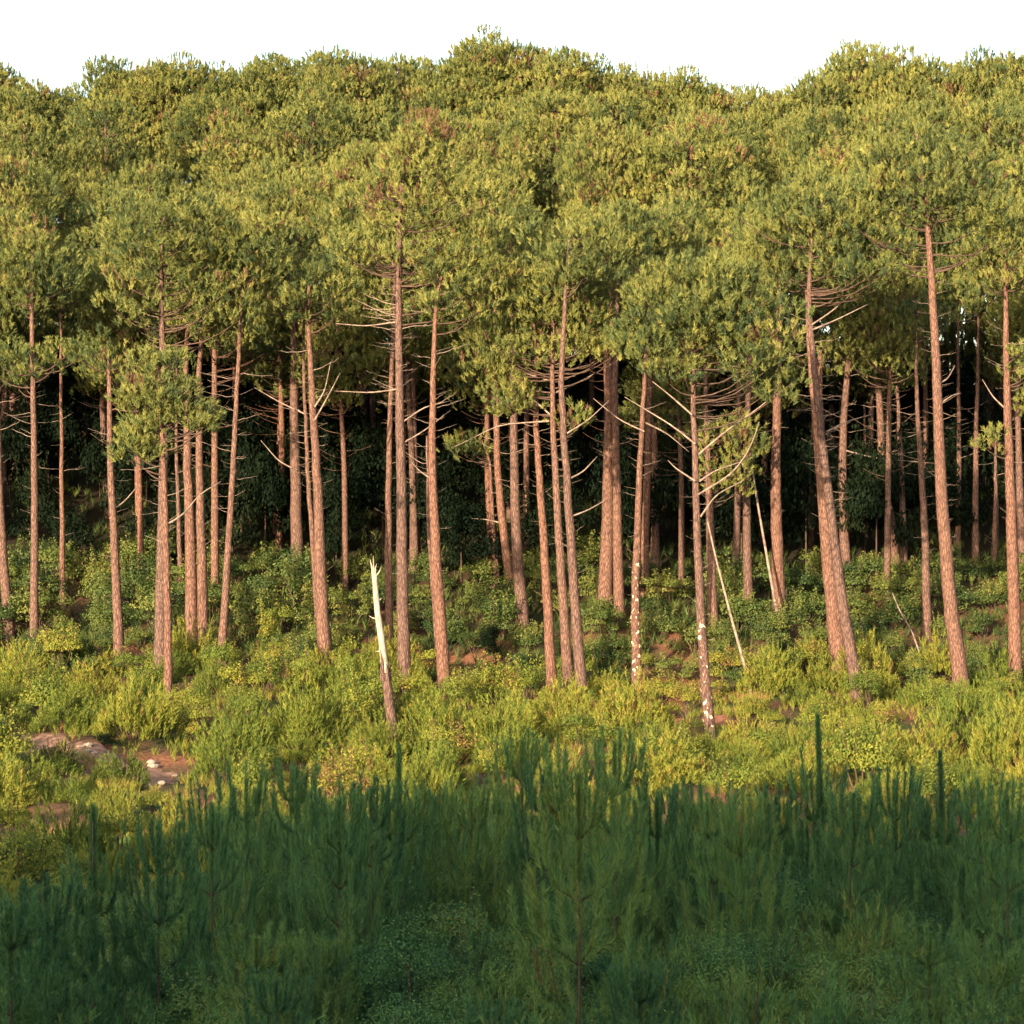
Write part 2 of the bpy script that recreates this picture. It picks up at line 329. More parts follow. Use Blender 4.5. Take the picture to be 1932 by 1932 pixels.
def make_pine(label, pts, w, crowns=(), nbr=8, vbr=None, group=None, material=None, name='pine_tree', sink=26, dens=1.0, blen=(.5, 1.9),
              clumps=(), explicit=(), brown=.03, sides=9, side_bias=1., D=None, top_r=.35, nb=12):
    u0, v0 = pts[0]; pts = list(pts)
    if crowns:
        tc_ = min(crowns, key=lambda c: c[1] - c[3]); vt = tc_[1] - tc_[3] * .75
        if abs(tc_[0] - pts[-1][0]) < 90 and vt < pts[-1][1] - 15: pts.append((.4 * tc_[0] + .6 * pts[-1][0], vt)); top_r *= .6
    D = D or hit(u0, v0 + sink)
    x0 = (u0 - 966) * KU * D; zb = gz(x0, D)
    root = bpy.data.objects.new(name, None); COL.objects.link(root); root.location = (x0, D, zb - .05)
    tag(root, label, 'pine', group)
    r_ = np.random.default_rng(int(u0 * 7 + v0))
    P = [(0., 0., -.1)] + [((u - u0) * KU * D, 0, (966 - v) * KU * D - zb) for u, v in pts]
    P = np.array(P)
    if len(P) > 2: P[1] = (P[1] + P[0] * 0)
    P[:, 1] += np.cumsum(r_.normal(0, .08, len(P))); P[0, 1] = P[1, 1] = 0
    n = max(14, int((P[-1, 2]) / .6)); C = spline(P, n)
    C[1:-1, 0] += r_.normal(0, .010, n - 2); C[1:-1, 1] += r_.normal(0, .012, n - 2)
    r0 = 1.2 * w / 2 * KU * D; t = np.linspace(0, 1, n)
    rad = r0 * (1 - (1 - top_r) * t ** 1.25) * (1 + .25 * np.exp(-t * n / 2.2))
    def anchor(z):
        z = float(np.clip(z, 0, C[-1, 2])); return np.array([np.interp(z, C[:, 2], C[:, 0]), np.interp(z, C[:, 2], C[:, 1]), z])
    tp = [tube(C, rad, sides)]
    fol = []
    if crowns:
        E = [((uc - u0) * KU * D, r_.uniform(-.3, .3) if k else 0., (966 - vc) * KU * D - zb, ru * KU * D, max(ru, 60) * KU * D * .9, rv * KU * D) for k, (uc, vc, ru, rv) in enumerate(crowns)]
        f, limbs = crown_parts(E, anchor, int(u0 * 3 + v0), dens=dens, brown=brown, nb=nb); fol += f
    if material: M_T = material(zb)
    else: M_T = M_BARK
    V, F, T = merge(tp); obj('trunk', mesh_np('trunk', V, F, M_T, smooth=True), root)
    if fol: obj('crown', crown_mesh(fol, limbs), root)
    va, vb = vbr if vbr else (pts[-1][1] + 60, v0 - 250)
    za, zb2 = (966 - vb) * KU * D - zb, (966 - va) * KU * D - zb
    nbr = int(nbr * 2.2)
    for k in range(nbr):
        z = za + (zb2 - za) * ((k + r_.random()) / nbr) ** .85; a = anchor(z)
        side = r_.choice([0, math.pi]); ang = side + r_.normal(0, .75)
        l = .72 * r_.uniform(*blen) * (.45 + .75 * (z - za) / max(.1, zb2 - za))
        if r_.random() < .3: l *= .45
        o = obj('bare_branch', BR[r_.integers(len(BR))], root); o.location = a
        s = max(l, .25); th = max(.75, min(1.5, 1.1 / s ** .3)) * s
        o.scale = (s, th, s); o.rotation_euler = (0, 0, ang)
    for k in range(9 if w > 12 else 4):        # short broken stubs down the trunk
        z = C[-1, 2] * r_.uniform(.18, .62); o = obj('branch_stub', BR[r_.integers(len(BR))], root); o.location = anchor(z)
        l = r_.uniform(.22, .6); o.scale = (l, 1.0, 1.0 * l + .3); o.rotation_euler = (0, 0, r_.choice([0, math.pi]) + r_.normal(0, .6))
    for e in explicit:
        q = np.array([((u - u0) * KU * D, (k * .25 if k else 0), (966 - v) * KU * D - zb) for k, (u, v) in enumerate(e)])
        q = spline(q, 9); o = obj('bare_branch', mesh_np('bare_branch', *tube(q, np.linspace(.038, .012, 9), 5), M_BRANCH), root)
    return root

def peeled(lo, hi, D):
    return lambda zb: bark('scarred_pine_bark', ((966 - lo) * KU * D - zb, (966 - hi) * KU * D - zb))
T_ = make_pine
# ---- front row, left to right (1932-unit picture grid)
T_('slim pine cut by the left edge, its trunk curving down into the bushes', [(18, 1180), (6, 1060), (-4, 900), (-8, 640), (-10, 500)], 16, [(0, 490, 105, 90)], 6, (700, 1000))
T_('slim pine with a flat low tier of needles crossing its trunk, near the left edge', [(64, 1212), (66, 1000), (68, 850), (65, 700), (62, 560), (64, 470)], 14, [(62, 520, 80, 75), (40, 692, 72, 38), (118, 678, 50, 28)], 12, (740, 1050), dens=1.5)
T_('thin grey pine set back between two slim reddish pines at the left', [(118, 1128), (115, 950), (113, 760), (112, 560)], 9, [(118, 540, 60, 60)], 6, (760, 1000), sink=20)
T_('slim pine with a dark shaded upper trunk and one hooked branch on its right', [(225, 1228), (218, 1050), (208, 880), (206, 740), (204, 640)], 16, [(190, 672, 66, 36)], 9, (760, 1080), explicit=[[(212, 960), (232, 945), (262, 908)]])
T_('nearest pine of the left cluster, its small low crown hanging before the others', [(317, 1335), (317, 1150), (312, 980), (309, 860), (300, 740), (298, 680)], 14, [(300, 742, 66, 84), (262, 835, 46, 52), (372, 790, 44, 30)], 7, (880, 1120), dens=2.4, explicit=[[(318, 985), (345, 968), (372, 930), (412, 905)]])
T_('tall pine rising behind the small low crown, its lit trunk showing again above that crown', [(302, 1255), (305, 1050), (308, 860), (306, 640), (304, 540), (303, 440)], 20, [(320, 455, 120, 88), (255, 560, 78, 58), (400, 575, 70, 52)], 12, (590, 760), blen=(.8, 2.2))
T_('thick pine with a straight trunk just right of the small low crown', [(363, 1222), (359, 1050), (354, 880), (351, 760), (350, 640)], 21, [(385, 590, 70, 60)], 9, (700, 960))
T_('pine trunk touching the thick straight one on its right side', [(384, 1220), (381, 1050), (378, 900), (376, 700)], 18, [(420, 560, 80, 60)], 9, (680, 960))
T_('slim pine leaning right at the top, alone beside a black gap', [(418, 1232), (427, 1080), (438, 900), (447, 720), (452, 600)], 13, [(470, 480, 95, 80)], 16, (700, 1080), blen=(.6, 2.))
T_('thin distant stem between the left cluster trunks', [(342, 1112), (337, 980), (333, 820), (332, 640)], 8, [(330, 600, 60, 40)], 4, (800, 1000), sink=15)
T_('stout pine with short upturned side branches, left of the snapped white trunk', [(614, 1256), (606, 1120), (598, 900), (588, 750), (582, 640), (578, 560)], 22, [(590, 555, 108, 52), (500, 590, 60, 40)], 18, (650, 990), blen=(.6, 1.8), explicit=[[(594, 790), (618, 745), (640, 700)], [(594, 765), (612, 735), (622, 680)]])
T_('slender pine pressed against the left side of the stout pine', [(602, 1210), (592, 1050), (580, 880), (573, 720), (571, 600)], 10, [(600, 520, 70, 40)], 12, (700, 1000), explicit=[[(574, 778), (530, 758), (478, 728)], [(560, 885), (525, 868), (490, 828)]], blen=(.5, 1.5))
T_('dim trunk in shade behind the slender pine', [(561, 1080), (560, 950), (557, 820), (556, 600)], 20, [(540, 420, 90, 80)], 3, (760, 900), sink=14)
T_('dim trunk standing in the dark gap left of the snapped white trunk', [(694, 992), (692, 880), (686, 760), (684, 560)], 15, [(680, 430, 90, 90)], 6, (740, 900), sink=10, D=128)
T_('slim pine standing close behind the snapped white trunk', [(737, 1292), (733, 1100), (732, 950), (736, 750), (741, 620), (745, 520)], 14, [(700, 430, 90, 70)], 18, (600, 1080), blen=(.4, 1.7), D=105)
T_('tallest front pine, with a high layered crown and rows of fine bare branches', [(764, 1293), (759, 1120), (757, 900), (753, 680), (752, 520), (755, 360), (770, 270)], 21,
   [(812, 300, 95, 78), (760, 385, 105, 60), (880, 400, 90, 70), (690, 470, 85, 36), (830, 490, 110, 34), (905, 500, 70, 44)], 30, (535, 800), blen=(.7, 2.4), dens=1.05,
   explicit=[[(748, 605), (690, 612), (632, 606)], [(748, 732), (700, 738), (630, 734)], [(758, 795), (800, 765), (852, 752)], [(758, 835), (800, 810), (850, 770)]])
T_('shaded trunk in the gap right of the tallest front pine', [(784, 1062), (782, 940), (780, 820), (778, 600)], 17, [(770, 560, 80, 60)], 5, (700, 950), sink=14)
T_('stout pine leaning left as it rises, below a tangle of bare twigs', [(840, 1308), (830, 1150), (818, 960), (815, 820), (819, 680), (822, 560)], 21, [(850, 560, 90, 52)], 18, (660, 1000), blen=(.6, 2.2), explicit=[[(812, 900), (790, 885), (775, 868)]])
T_('thin pine half hidden behind the left side of the leaning stout pine', [(830, 1262), (818, 1120), (808, 980), (806, 820)], 9, (), 4, (850, 1000))
T_('broad based trunk set back in the dark, left of the close pair', [(988, 1180), (978, 1080), (972, 960), (970, 830), (968, 640)], 19, [(960, 480, 90, 80)], 7, (800, 1000), sink=14)
T_('crooked shaded stem beside the broad based trunk', [(966, 1120), (950, 1000), (938, 880), (936, 760)], 14, [(930, 440, 80, 70)], 8, (780, 1000), sink=14, explicit=[[(944, 984), (918, 978), (888, 976)]])
T_('straight pine left of the close pair of pines in the middle', [(1042, 1302), (1034, 1150), (1024, 980), (1014, 860), (1010, 740)], 17, [(1000, 540, 80, 60)], 10, (800, 1080), blen=(.4, 1.2))
T_('left pine of the close central pair, its wide crown drooping in a lobe', [(1074, 1303), (1062, 1120), (1050, 930), (1042, 780), (1043, 640), (1045, 540)], 17,
   [(1045, 560, 105, 66), (930, 668, 52, 72), (1000, 650, 80, 50), (1120, 640, 72, 54), (960, 755, 50, 34), (1080, 790, 28, 24)], 12, (650, 980), blen=(.6, 1.6), dens=1.7,
   explicit=[[(1038, 716), (985, 700), (935, 672)], [(1040, 742), (1100, 715), (1180, 668)], [(1038, 780), (1000, 745), (960, 740)], [(1036, 792), (940, 798), (880, 830), (850, 842)]])
T_('right pine of the close central pair, with pale stubs on its right side', [(1098, 1313), (1086, 1150), (1074, 960), (1064, 820), (1058, 720)], 18, [(1100, 480, 100, 70)], 12, (820, 1160), blen=(.4, 1.4),
   explicit=[[(1076, 900), (1100, 888), (1128, 858)], [(1078, 972), (1110, 960), (1145, 940)], [(1070, 815), (1110, 790), (1150, 752)]])
T_('thin stem left of the central pair bearing one small low clump of needles', [(938, 1100), (930, 1000), (925, 860)], 10, [(884, 846, 42, 24)], 3, (860, 1000), sink=10, dens=1.6)
T_('thick orange trunk set back in full sun, right of the central pair', [(1140, 1152), (1146, 1020), (1148, 880), (1150, 740), (1150, 620)], 23, [(1160, 480, 95, 80)], 5, (780, 960), sink=14)
T_('slimmer trunk just right of the thick orange one', [(1168, 1166), (1166, 1000), (1163, 860), (1160, 720)], 17, [(1190, 450, 80, 60)], 7, (760, 980), sink=14)
T_('slender pine spotted with white scars low on its trunk', [(1202, 1287), (1199, 1150), (1204, 980), (1210, 850), (1217, 700), (1222, 600)], 15, [(1225, 560, 78, 58)], 14, (720, 1150), blen=(.5, 1.3), material=peeled(1255, 1060, 100),
   explicit=[[(1216, 812), (1170, 790), (1120, 748)], [(1218, 795), (1260, 815), (1302, 850)]])
T_('shaded trunk close behind the white scarred slender pine', [(1217, 1112), (1218, 1000), (1222, 880), (1226, 740)], 14, [(1240, 480, 90, 80)], 6, (780, 1000), sink=12)
T_('dim thin trunk one step right of the white scarred slender pine', [(1236, 1072), (1237, 960), (1236, 830), (1236, 640)], 13, [(1280, 440, 80, 70)], 6, (760, 960), sink=12)
T_('scarred pine under a big dome crown, with long pale bare branches', [(1340, 1375), (1328, 1240), (1318, 1050), (1312, 860), (1308, 740), (1313, 620), (1306, 520)], 17,
   [(1310, 575, 120, 82), (1420, 640, 84, 84), (1215, 640, 50, 48), (1460, 720, 44, 42), (1380, 540, 70, 50), (1270, 700, 48, 34)], 22, (640, 1150), blen=(.5, 1.6), dens=1.7, material=peeled(1330, 1180, 92),
   explicit=[[(1318, 855), (1370, 810), (1440, 762), (1478, 728)], [(1318, 930), (1385, 890), (1420, 840), (1436, 792)], [(1322, 972), (1352, 930), (1408, 902)], [(1312, 835), (1270, 800), (1180, 745)], [(1312, 905), (1275, 880), (1262, 865)], [(1320, 905), (1350, 885), (1400, 868)], [(1306, 780), (1262, 740), (1232, 715)]])
T_('shaded pine right behind the dome crowned pine, with a low dull clump of needles', [(1346, 1178), (1341, 1040), (1336, 900), (1333, 760), (1330, 680)], 16, [(1382, 838, 54, 52), (1372, 905, 50, 32)], 8, (760, 1100), sink=14, dens=1.2)
T_('dark trunk seen between the dome crowned pine and the next thick one', [(1411, 1148), (1409, 1000), (1409, 860), (1411, 720)], 15, [(1440, 500, 80, 70)], 6, (760, 1000), sink=12)
T_('thick lone pine trunk left of the fan of pale stubs', [(1471, 1168), (1466, 1020), (1463, 900), (1466, 780), (1470, 640)], 21, [(1480, 480, 90, 70)], 10, (760, 1020), sink=14, blen=(.4, 1.2))
T_('thick pine close behind the pine with a fan of pale stubs', [(1582, 1238), (1566, 1080), (1554, 930), (1543, 790), (1530, 650), (1526, 560)], 25, [(1530, 470, 120, 76), (1460, 520, 70, 40)], 14, (620, 1100), blen=(.7, 2.))
T_('leaning pine with pale bare stubs all down its left side, under a spreading crown', [(1618, 1292), (1592, 1150), (1572, 1000), (1556, 860), (1538, 700), (1526, 590), (1529, 500)], 19,
   [(1560, 400, 115, 70), (1620, 500, 105, 52), (1500, 440, 90, 56), (1440, 380, 70, 50)], 34, (600, 1130), blen=(.5, 1.7), dens=1.1,
   explicit=[[(1532, 620), (1580, 600), (1640, 570)], [(1532, 610), (1570, 585), (1612, 548)], [(1560, 812), (1600, 792), (1650, 778)]])
T_('reddish trunk with a kink, right behind the pine with pale stubs', [(1598, 1102), (1591, 960), (1590, 840), (1600, 690), (1604, 620)], 16, [(1620, 440, 80, 70)], 10, (700, 1000), sink=14, explicit=[[(1596, 848), (1650, 862), (1770, 872)]])
T_('low flared trunk in shade under the pine with pale stubs', [(1565, 1085), (1552, 960), (1548, 840), (1546, 660)], 18, (), 4, (800, 960), sink=12)
T_('thin leaning trunk left of two straight ones in the right hand dark gap', [(1690, 1066), (1678, 960), (1664, 870), (1658, 700)], 15, [(1640, 420, 90, 80)], 6, (760, 980), sink=12)
T_('straight thin trunk with a small dull low crown in the right hand gap', [(1706, 1082), (1702, 950), (1697, 820), (1693, 740)], 12, [(1697, 716, 46, 24), (1660, 640, 40, 20)], 7, (760, 960), sink=12, dens=1.3)
T_('slim reddish pine left of the tall right hand pine', [(1749, 1192), (1746, 1020), (1740, 880), (1732, 780), (1730, 660)], 14, [(1740, 610, 60, 40)], 9, (760, 1080), sink=14)
T_('tall right hand pine leaning left, its bare upper trunk lit below a wide high crown', [(1816, 1290), (1795, 1150), (1780, 980), (1773, 860), (1768, 700), (1760, 560), (1752, 450), (1750, 380)], 24,
   [(1755, 350, 130, 84), (1650, 430, 80, 42), (1850, 420, 90, 50), (1700, 290, 90, 60)], 26, (470, 1060), blen=(.6, 1.7), dens=1.05, clumps=(),
   explicit=[[(1770, 722), (1790, 712), (1806, 686)], [(1772, 760), (1800, 742), (1818, 738)]])
T_('thin trunk first right of the tall right hand pine, deep in shade', [(1806, 1052), (1808, 930), (1808, 800), (1806, 640)], 10, [(1820, 570, 60, 40)], 5, (760, 960), sink=12)
T_('thin trunk midway between the two big right hand pines', [(1841, 1062), (1840, 930), (1842, 800), (1846, 640)], 11, [(1850, 560, 60, 40)], 5, (760, 960), sink=12)
T_('short lit trunk foot low between the two big right hand pines', [(1876, 1066), (1877, 960), (1878, 820)], 9, (), 3, (860, 1000), sink=12)
T_('faint thin trunk far back right of the pine with pale stubs', [(1632, 1004), (1631, 900), (1630, 760)], 8, (), 3, (800, 960), sink=8)
T_('big pine near the right edge with a dark band of shade on its trunk', [(1916, 1292), (1913, 1120), (1906, 930), (1900, 760), (1897, 600), (1896, 500)], 22,
   [(1900, 500, 100, 60), (1868, 832, 30, 24), (1925, 690, 40, 36)], 14, (620, 1060), blen=(.6, 1.6), explicit=[[(1898, 770), (1875, 745), (1858, 712)]])
T_('trunk cut by the right edge behind the shade banded pine', [(1931, 1085), (1926, 940), (1922, 780), (1920, 640)], 15, [(1930, 600, 50, 40)], 5, (760, 960), sink=12)

# ---- the snapped white trunk
D = hit(744, 1400)
root = bpy.data.objects.new('broken_tree', None); COL.objects.link(root)
x0 = (744 - 966) * KU * D; zb = gz(x0, D); root.location = (x0, D, zb - .05)
tag(root, 'snapped dead trunk, bark gone from its bright white upper part, splintered top', 'dead tree')
def loc(u, v, y=0.): return ((u - 744) * KU * D, y, (966 - v) * KU * D - zb)
bark_bits = []
for q, (a, l) in enumerate(((.2, .5), (1.3, .22), (2.4, .65), (3.3, .3), (4.2, .8), (5.3, .35))):
    b0 = np.array(loc(728, 1270)); o_ = np.array([math.cos(a), math.sin(a), 0]) * .135
    bark_bits.append(tube([b0 + o_ + [0, 0, -.2], b0 + o_ * .97 + [-.05 * l, 0, l * .5], b0 + o_ * .95 + [-.13 * l, 0, l]], [.06, .045, .008], 4))
low = spline([(0, 0, -.1), loc(742, 1378), loc(734, 1320), loc(728, 1266)], 14)
V, F, T = merge([tube(low, np.linspace(.19, .145, 14), 10)] + bark_bits); obj('barked_base', mesh_np('barked_base', V, F, M_BARK), root)
up = spline([loc(728, 1272), loc(722, 1220), loc(712, 1150), loc(706, 1080)], 16)
wp = [tube(up, np.linspace(.125, .085, 16), 10)]
for (u, v, rr) in ((698, 1052, .045), (704, 1046, .035), (711, 1060, .03)):
    wp.append(tube([up[-1] + [(u - 706) * .004, 0, -.1], np.array(loc((u + 706) / 2, 1068)), np.array(loc(u, v))], [rr, rr * .7, .006], 5))
for (u, v, du, dv) in ((712, 1165, -16, -6), (721, 1182, -13, -4), (712, 1130, 9, -5), (708, 1085, 12, -20), (720, 1225, -12, 2)):
    wp.append(tube([loc(u, v), loc(u + du * .6, v + dv * .4), loc(u + du, v + dv, .1)], [.028, .02, .008], 5))
V, F, T = merge(wp); obj('bare_stem', mesh_np('bare_stem', V, F, M_WOOD, smooth=True), root)
# ---- leaning dead poles
def pole(label, pts, w):
    u0, v0 = pts[0]; D = hit(u0, v0 + 10); x0 = (u0 - 966) * KU * D; zb = gz(x0, D)
    q = np.array([(0, 0, -.1)] + [((u - u0) * KU * D, .3 * k, (966 - v) * KU * D - zb) for k, (u, v) in enumerate(pts)])
    q = spline(q, 16); V, F = tube(q, np.linspace(w / 2 * KU * D, w / 4 * KU * D, 16), 6)
    o = obj('dead_pole', mesh_np('dead_pole', V, F, M_BRANCH, smooth=True)); o.location = (x0, D, zb)
    tag(o, label, 'dead tree')
pole('thin pale dead pole leaning against the dome crowned pine, its foot on red litter', [(1418, 1302), (1385, 1180), (1352, 1050), (1338, 980)], 6.5)
pole('thin grey dead pole leaning across the thick lone trunk', [(1472, 1190), (1450, 1060), (1432, 950), (1418, 850)], 6.5)
pole('thin curved dead sapling leaning among bushes left of the tall right hand pine', [(1738, 1240), (1722, 1190), (1700, 1150), (1690, 1120)], 4.5)

# ------------------------------------------------------------------ the stand behind: prototypes, then copies
def crown_cone(h, r_, kind):
    """ellipsoids for a pine h metres tall"""
    if kind == 0: return [(0, 0, h - 2.2, 2.0, 2.0, 2.0), (.3, 0, h - 4.6, 2.9, 2.7, 2.0), (-.4, .2, h - 6.8, 2.6, 2.5, 1.4), (.2, 0, h - 8.6, 2.0, 2.0, 1.0)]
    if kind == 1: return [(.2, 0, h - 2.6, 2.6, 2.4, 2.3), (-.6, .1, h - 5.0, 2.8, 2.6, 1.9), (1.3, 0, h - 6.4, 1.7, 1.7, 1.2)]
    if kind == 2: return [(-.3, 0, h - 1.8, 1.6, 1.6, 1.7), (0, 0, h - 4.0, 2.4, 2.3, 1.9), (.5, 0, h - 6.4, 2.9, 2.6, 1.6), (-.3, 0, h - 8.4, 2.4, 2.2, 1.1)]
    if kind == 9: return [(0, 0, h - 2.8, 2.7, 2.6, 2.5), (.4, 0, h - 5.6, 2.9, 2.7, 1.8), (-.5, 0, h - 8.2, 2.8, 2.7, 1.6), (.3, 0, h - 10.6, 2.3, 2.4, 1.5)]
    return [(0, 0, h - 3.0, 3.0, 2.8, 2.6), (.8, .2, h - 5.6, 2.3, 2.3, 1.6), (-1.2, 0, h - 6.3, 1.8, 1.8, 1.2)]
protos = []
deep = []
def proto(h, kind, seed, pool=protos):
    r_ = np.random.default_rng(seed)
    root = bpy.data.objects.new('pine_tree', None); COL.objects.link(root)
    C = spline([(0, 0, -.3), (r_.normal(0, .15), r_.normal(0, .15), h * .35), (r_.normal(0, .3), 0, h * .7), (0, 0, h - .8)], 22)
    tp = [tube(C, .21 * (1 - .72 * np.linspace(0, 1, 22) ** 1.2), 7)]
    def anchor(z): z = float(np.clip(z, 0, h - .8)); return np.array([np.interp(z, C[:, 2], C[:, 0]), np.interp(z, C[:, 2], C[:, 1]), z])
    f, limbs = crown_parts(crown_cone(h, r_, kind), anchor, seed, nb=11, w=.038, dens=.85, brown=.03)
    for k in range(30):
        a = anchor(r_.uniform(h * .32, h * .62)); ang = r_.uniform(0, 6.28); l = r_.uniform(.5, 2.4)
        e = a + [l * math.cos(ang), l * math.sin(ang), l * r_.uniform(0, .45)]
        tp.append(tube(spline([a, (a + e) / 2 + [0, 0, -.1 * l], e], 5), np.linspace(.019, .006, 5), 4))
    # crown tip shoots
    for q in range(9):
        e = np.array([r_.normal(0, 1.0), r_.normal(0, 1.0), 0]); e[2] = h - .35 - .28 * (e[0] ** 2 + e[1] ** 2); P = np.tile(e, (3, 1)) + [[0, 0, 0], [0, 0, .15], [0, 0, .3]]
        f.append(blades(P, np.tile([0, 0, 1.], (3, 1)), 20, .18, .036, .7, .2, .45, r=r_))
    V, F, T = merge(tp); obj('trunk', mesh_np('trunk', V, F, M_BARK, smooth=True), root)
    obj('crown', crown_mesh(f, limbs), root)
    pool.append([root, h, False]); return root
for k in range(9): proto(18 + (k % 3) * .8, k % 4, 500 + k)
for k in range(4): proto(18.5, 9, 540 + k, deep)
def dup(o, fresh):
    c = o.copy(); COL.objects.link(c)
    for ch in list(o.children):
        d = ch.copy(); COL.objects.link(d); d.parent = c
    return c
def plant(x, y, top_z, r_, label, group, cat='pine', pool=protos):
    p = pool[r_.integers(len(pool))]
    if p[2]: o = dup(p[0], True)
    else: o = p[0]; p[2] = True
    z = gz(x, y); s = (top_z - z) / p[1]; wid = r_.uniform(.84, 1.06)
    o.location = (x, y, z - .1); o.rotation_euler = (r_.normal(0, .02), r_.normal(0, .025), r_.uniform(0, 6.28))
    o.scale = (wid * max(s, .8), wid * max(s, .8), s); tag(o, label, cat, group); return o
SKY = [(0, 112), (60, 150), (130, 152), (205, 105), (270, 112), (325, 100), (400, 118), (455, 112), (520, 102), (620, 88), (690, 98), (760, 100), (830, 108), (880, 85), (940, 58), (985, 70), (1040, 85), (1110, 108),
       (1150, 120), (1210, 118), (1262, 120), (1330, 150), (1400, 158), (1470, 170), (1545, 132), (1620, 78), (1690, 88), (1745, 112), (1800, 130), (1850, 95), (1905, 90), (1945, 95)]
r_ = np.random.default_rng(5)
def side(u): return 'left' if u < 640 else 'middle' if u < 1290 else 'right'
for i, (u, v) in enumerate(SKY):
    for k in range(3):
        D = 147 + 5 * k + r_.uniform(-2, 2); uu = u + (0 if k == 0 else r_.uniform(-45, 45)); vv = v + (0 if k == 0 else r_.uniform(8, 40))
        x, y, z = px(uu, vv, D)
        s = side(uu)
        plant(x, y, z, r_, f'ridge pine whose crown makes the skyline, {s} third of the picture', f'skyline pines, {s} third')
placed = []
for D in (112, 116.5, 121, 126, 131, 136.5, 142, 146):
    W = .2 * D + 9; n = int(2 * W / 5.6)
    for k in range(n):
        x = -W + (k + .5 + r_.uniform(-.32, .32)) * 2 * W / n; y = D + r_.uniform(-2, 2)
        v = np.interp(D, [112, 118, 126, 134, 142], [430, 370, 290, 230, 190]) + r_.uniform(-75, 70)
        u = x / (KU * y) + 966
        sk = np.interp(u, [p[0] for p in SKY], [p[1] for p in SKY]); v = max(v, sk + 45 + 30 * (142 - D) / 30)
        # the dark opening right of the middle
        if 1185 < u < 1320 and D < 124: v = max(v, 520)
        s = side(u)
        plant(x, y, (966 - v) * KU * y, r_, f'pine inside the stand behind the front row, {s} third of the canopy', f'canopy pines, {s} third', pool=deep if y > 118.5 and not (u > 1500 and r_.random() < .6) else protos)

# ------------------------------------------------------------------ shrubs
def leafy(seed, rx=1.3, h=1.7, n=2600, size=.10):
    r_ = np.random.default_rng(seed); parts = []; limbs = []
    m = r_.integers(7, 11)
    for k in range(m):
        a = r_.uniform(0, 6.28); d = rx * r_.uniform(.1, .75); c = np.array([d * math.cos(a), d * math.sin(a), h * r_.uniform(.3, .85)])
        if k == 0: c = np.array([0, 0, h * .8])
        rr = r_.uniform(.35, .6) * rx * .8; q = n // m
        dd = norm(r_.normal(size=(q, 3))); dd[:, 2] = np.abs(dd[:, 2]) * .9 - .25; dd = norm(dd)
        P = c + dd * rr * r_.uniform(.6, 1.12, (q, 1)) * [1, 1, .85]
        parts.append(leaves(P, dd + [0, 0, .4], size, .42 + r_.normal(0, .14), r=r_))
        limbs.append(tube([(0, 0, -.2), c * .55 + [0, 0, -.1], c], [.035, .025, .01], 4, False))
    for k in range(6):                       # shoots sticking out
        a = r_.uniform(0, 6.28); b0 = np.array([rx * .4 * math.cos(a), rx * .4 * math.sin(a), h * .7]); e = b0 * 1.35 + [0, 0, h * .25]
        P = b0 + (e - b0) * r_.random((40, 1)) + r_.normal(0, .05, (40, 3)); parts.append(leaves(P, r_.normal(size=(40, 3)) + [0, 0, .6], size, .6, r=r_))
        limbs.append(tube([b0, (b0 + e) / 2, e], [.015, .01, .005], 3, False))
    return parts, limbs
def spire(seed, h=3.35):
    """young pine with one long thick leader above a small whorl"""
    r_ = np.random.default_rng(seed); P, L = [], []
    parts, limbs = young(seed + 7, h * .72, 3)
    z = np.linspace(h * .45, h - .25, 16); C = np.stack([.05 * np.sin(z * 1.5 + seed), 0 * z, z], 1)
    parts.append(blades(C, np.tile([0, 0, 1.], (16, 1)), 190, np.linspace(.20, .12, 16), .011, .85, .22, .36, r=r_))
    limbs.append(tube([(0, 0, h * .4), (0, 0, h * .7), (0, 0, h - .2)], [.025, .018, .01], 5))
    return parts, limbs
def shrub_obj(name, parts, limbs, M, pool, split=False):
    if split:
        o = bpy.data.objects.new(name, None); COL.objects.link(o)
        V, F, T = merge(limbs); obj('trunk', mesh_np('trunk', V, F, M_TWIG, smooth=True), o)
        V, F, T = merge(parts); obj('needles', mesh_np('needles', V, F, M, T), o)
        pool.append([o, 1., False]); return o
    fv = merge(parts); lv = merge(limbs); nf = len(fv[1])
    V, F, T = merge([fv, lv]); mi = np.zeros(len(F), int); mi[nf:] = 1
    me = mesh_np(name, V, F, [M, M_TWIG], T, mi); o = obj(name, me)
    pool.append([o, 1., False]); return o
def heath(seed, rx=.9, h=1.0, nsh=150, nb=14, w=.022, L=.16, upr=1.0, shoot=.35, t0=.5):
    r_ = np.random.default_rng(seed); a = r_.uniform(0, 6.28, nsh); d = rx * np.sqrt(r_.random(nsh))
    dome = h * (1 - .55 * (d / rx) ** 2) * r_.uniform(.6, 1.1, nsh) + .22 * h * np.sin(a * 3 + seed)
    P = np.stack([d * np.cos(a), d * np.sin(a), np.maximum(dome - shoot, .05)], 1)
    A = np.stack([np.cos(a) * d / rx * .55, np.sin(a) * d / rx * .55, np.full(nsh, upr)], 1) + r_.normal(0, .12, (nsh, 3))
    parts = [blades(P, A, nb, L, w, .65, shoot, np.clip(t0 + r_.normal(0, .12, nsh), 0, .86), r=r_)]
    # skirt of fuller growth lower down
    P2 = P * [1.05, 1.05, r_.uniform(.2, .7)]; parts.append(blades(P2, A + [0, 0, .1], nb, L, w, .7, shoot, np.clip(t0 - .1 + r_.normal(0, .12, nsh), 0, .86), r=r_))
    limbs = [tube([(0, 0, -.15), p * [.6, .6, .6], p + [0, 0, shoot * .8]], [.012, .008, .004], 3, False) for p in P[::10]]
    return parts, limbs
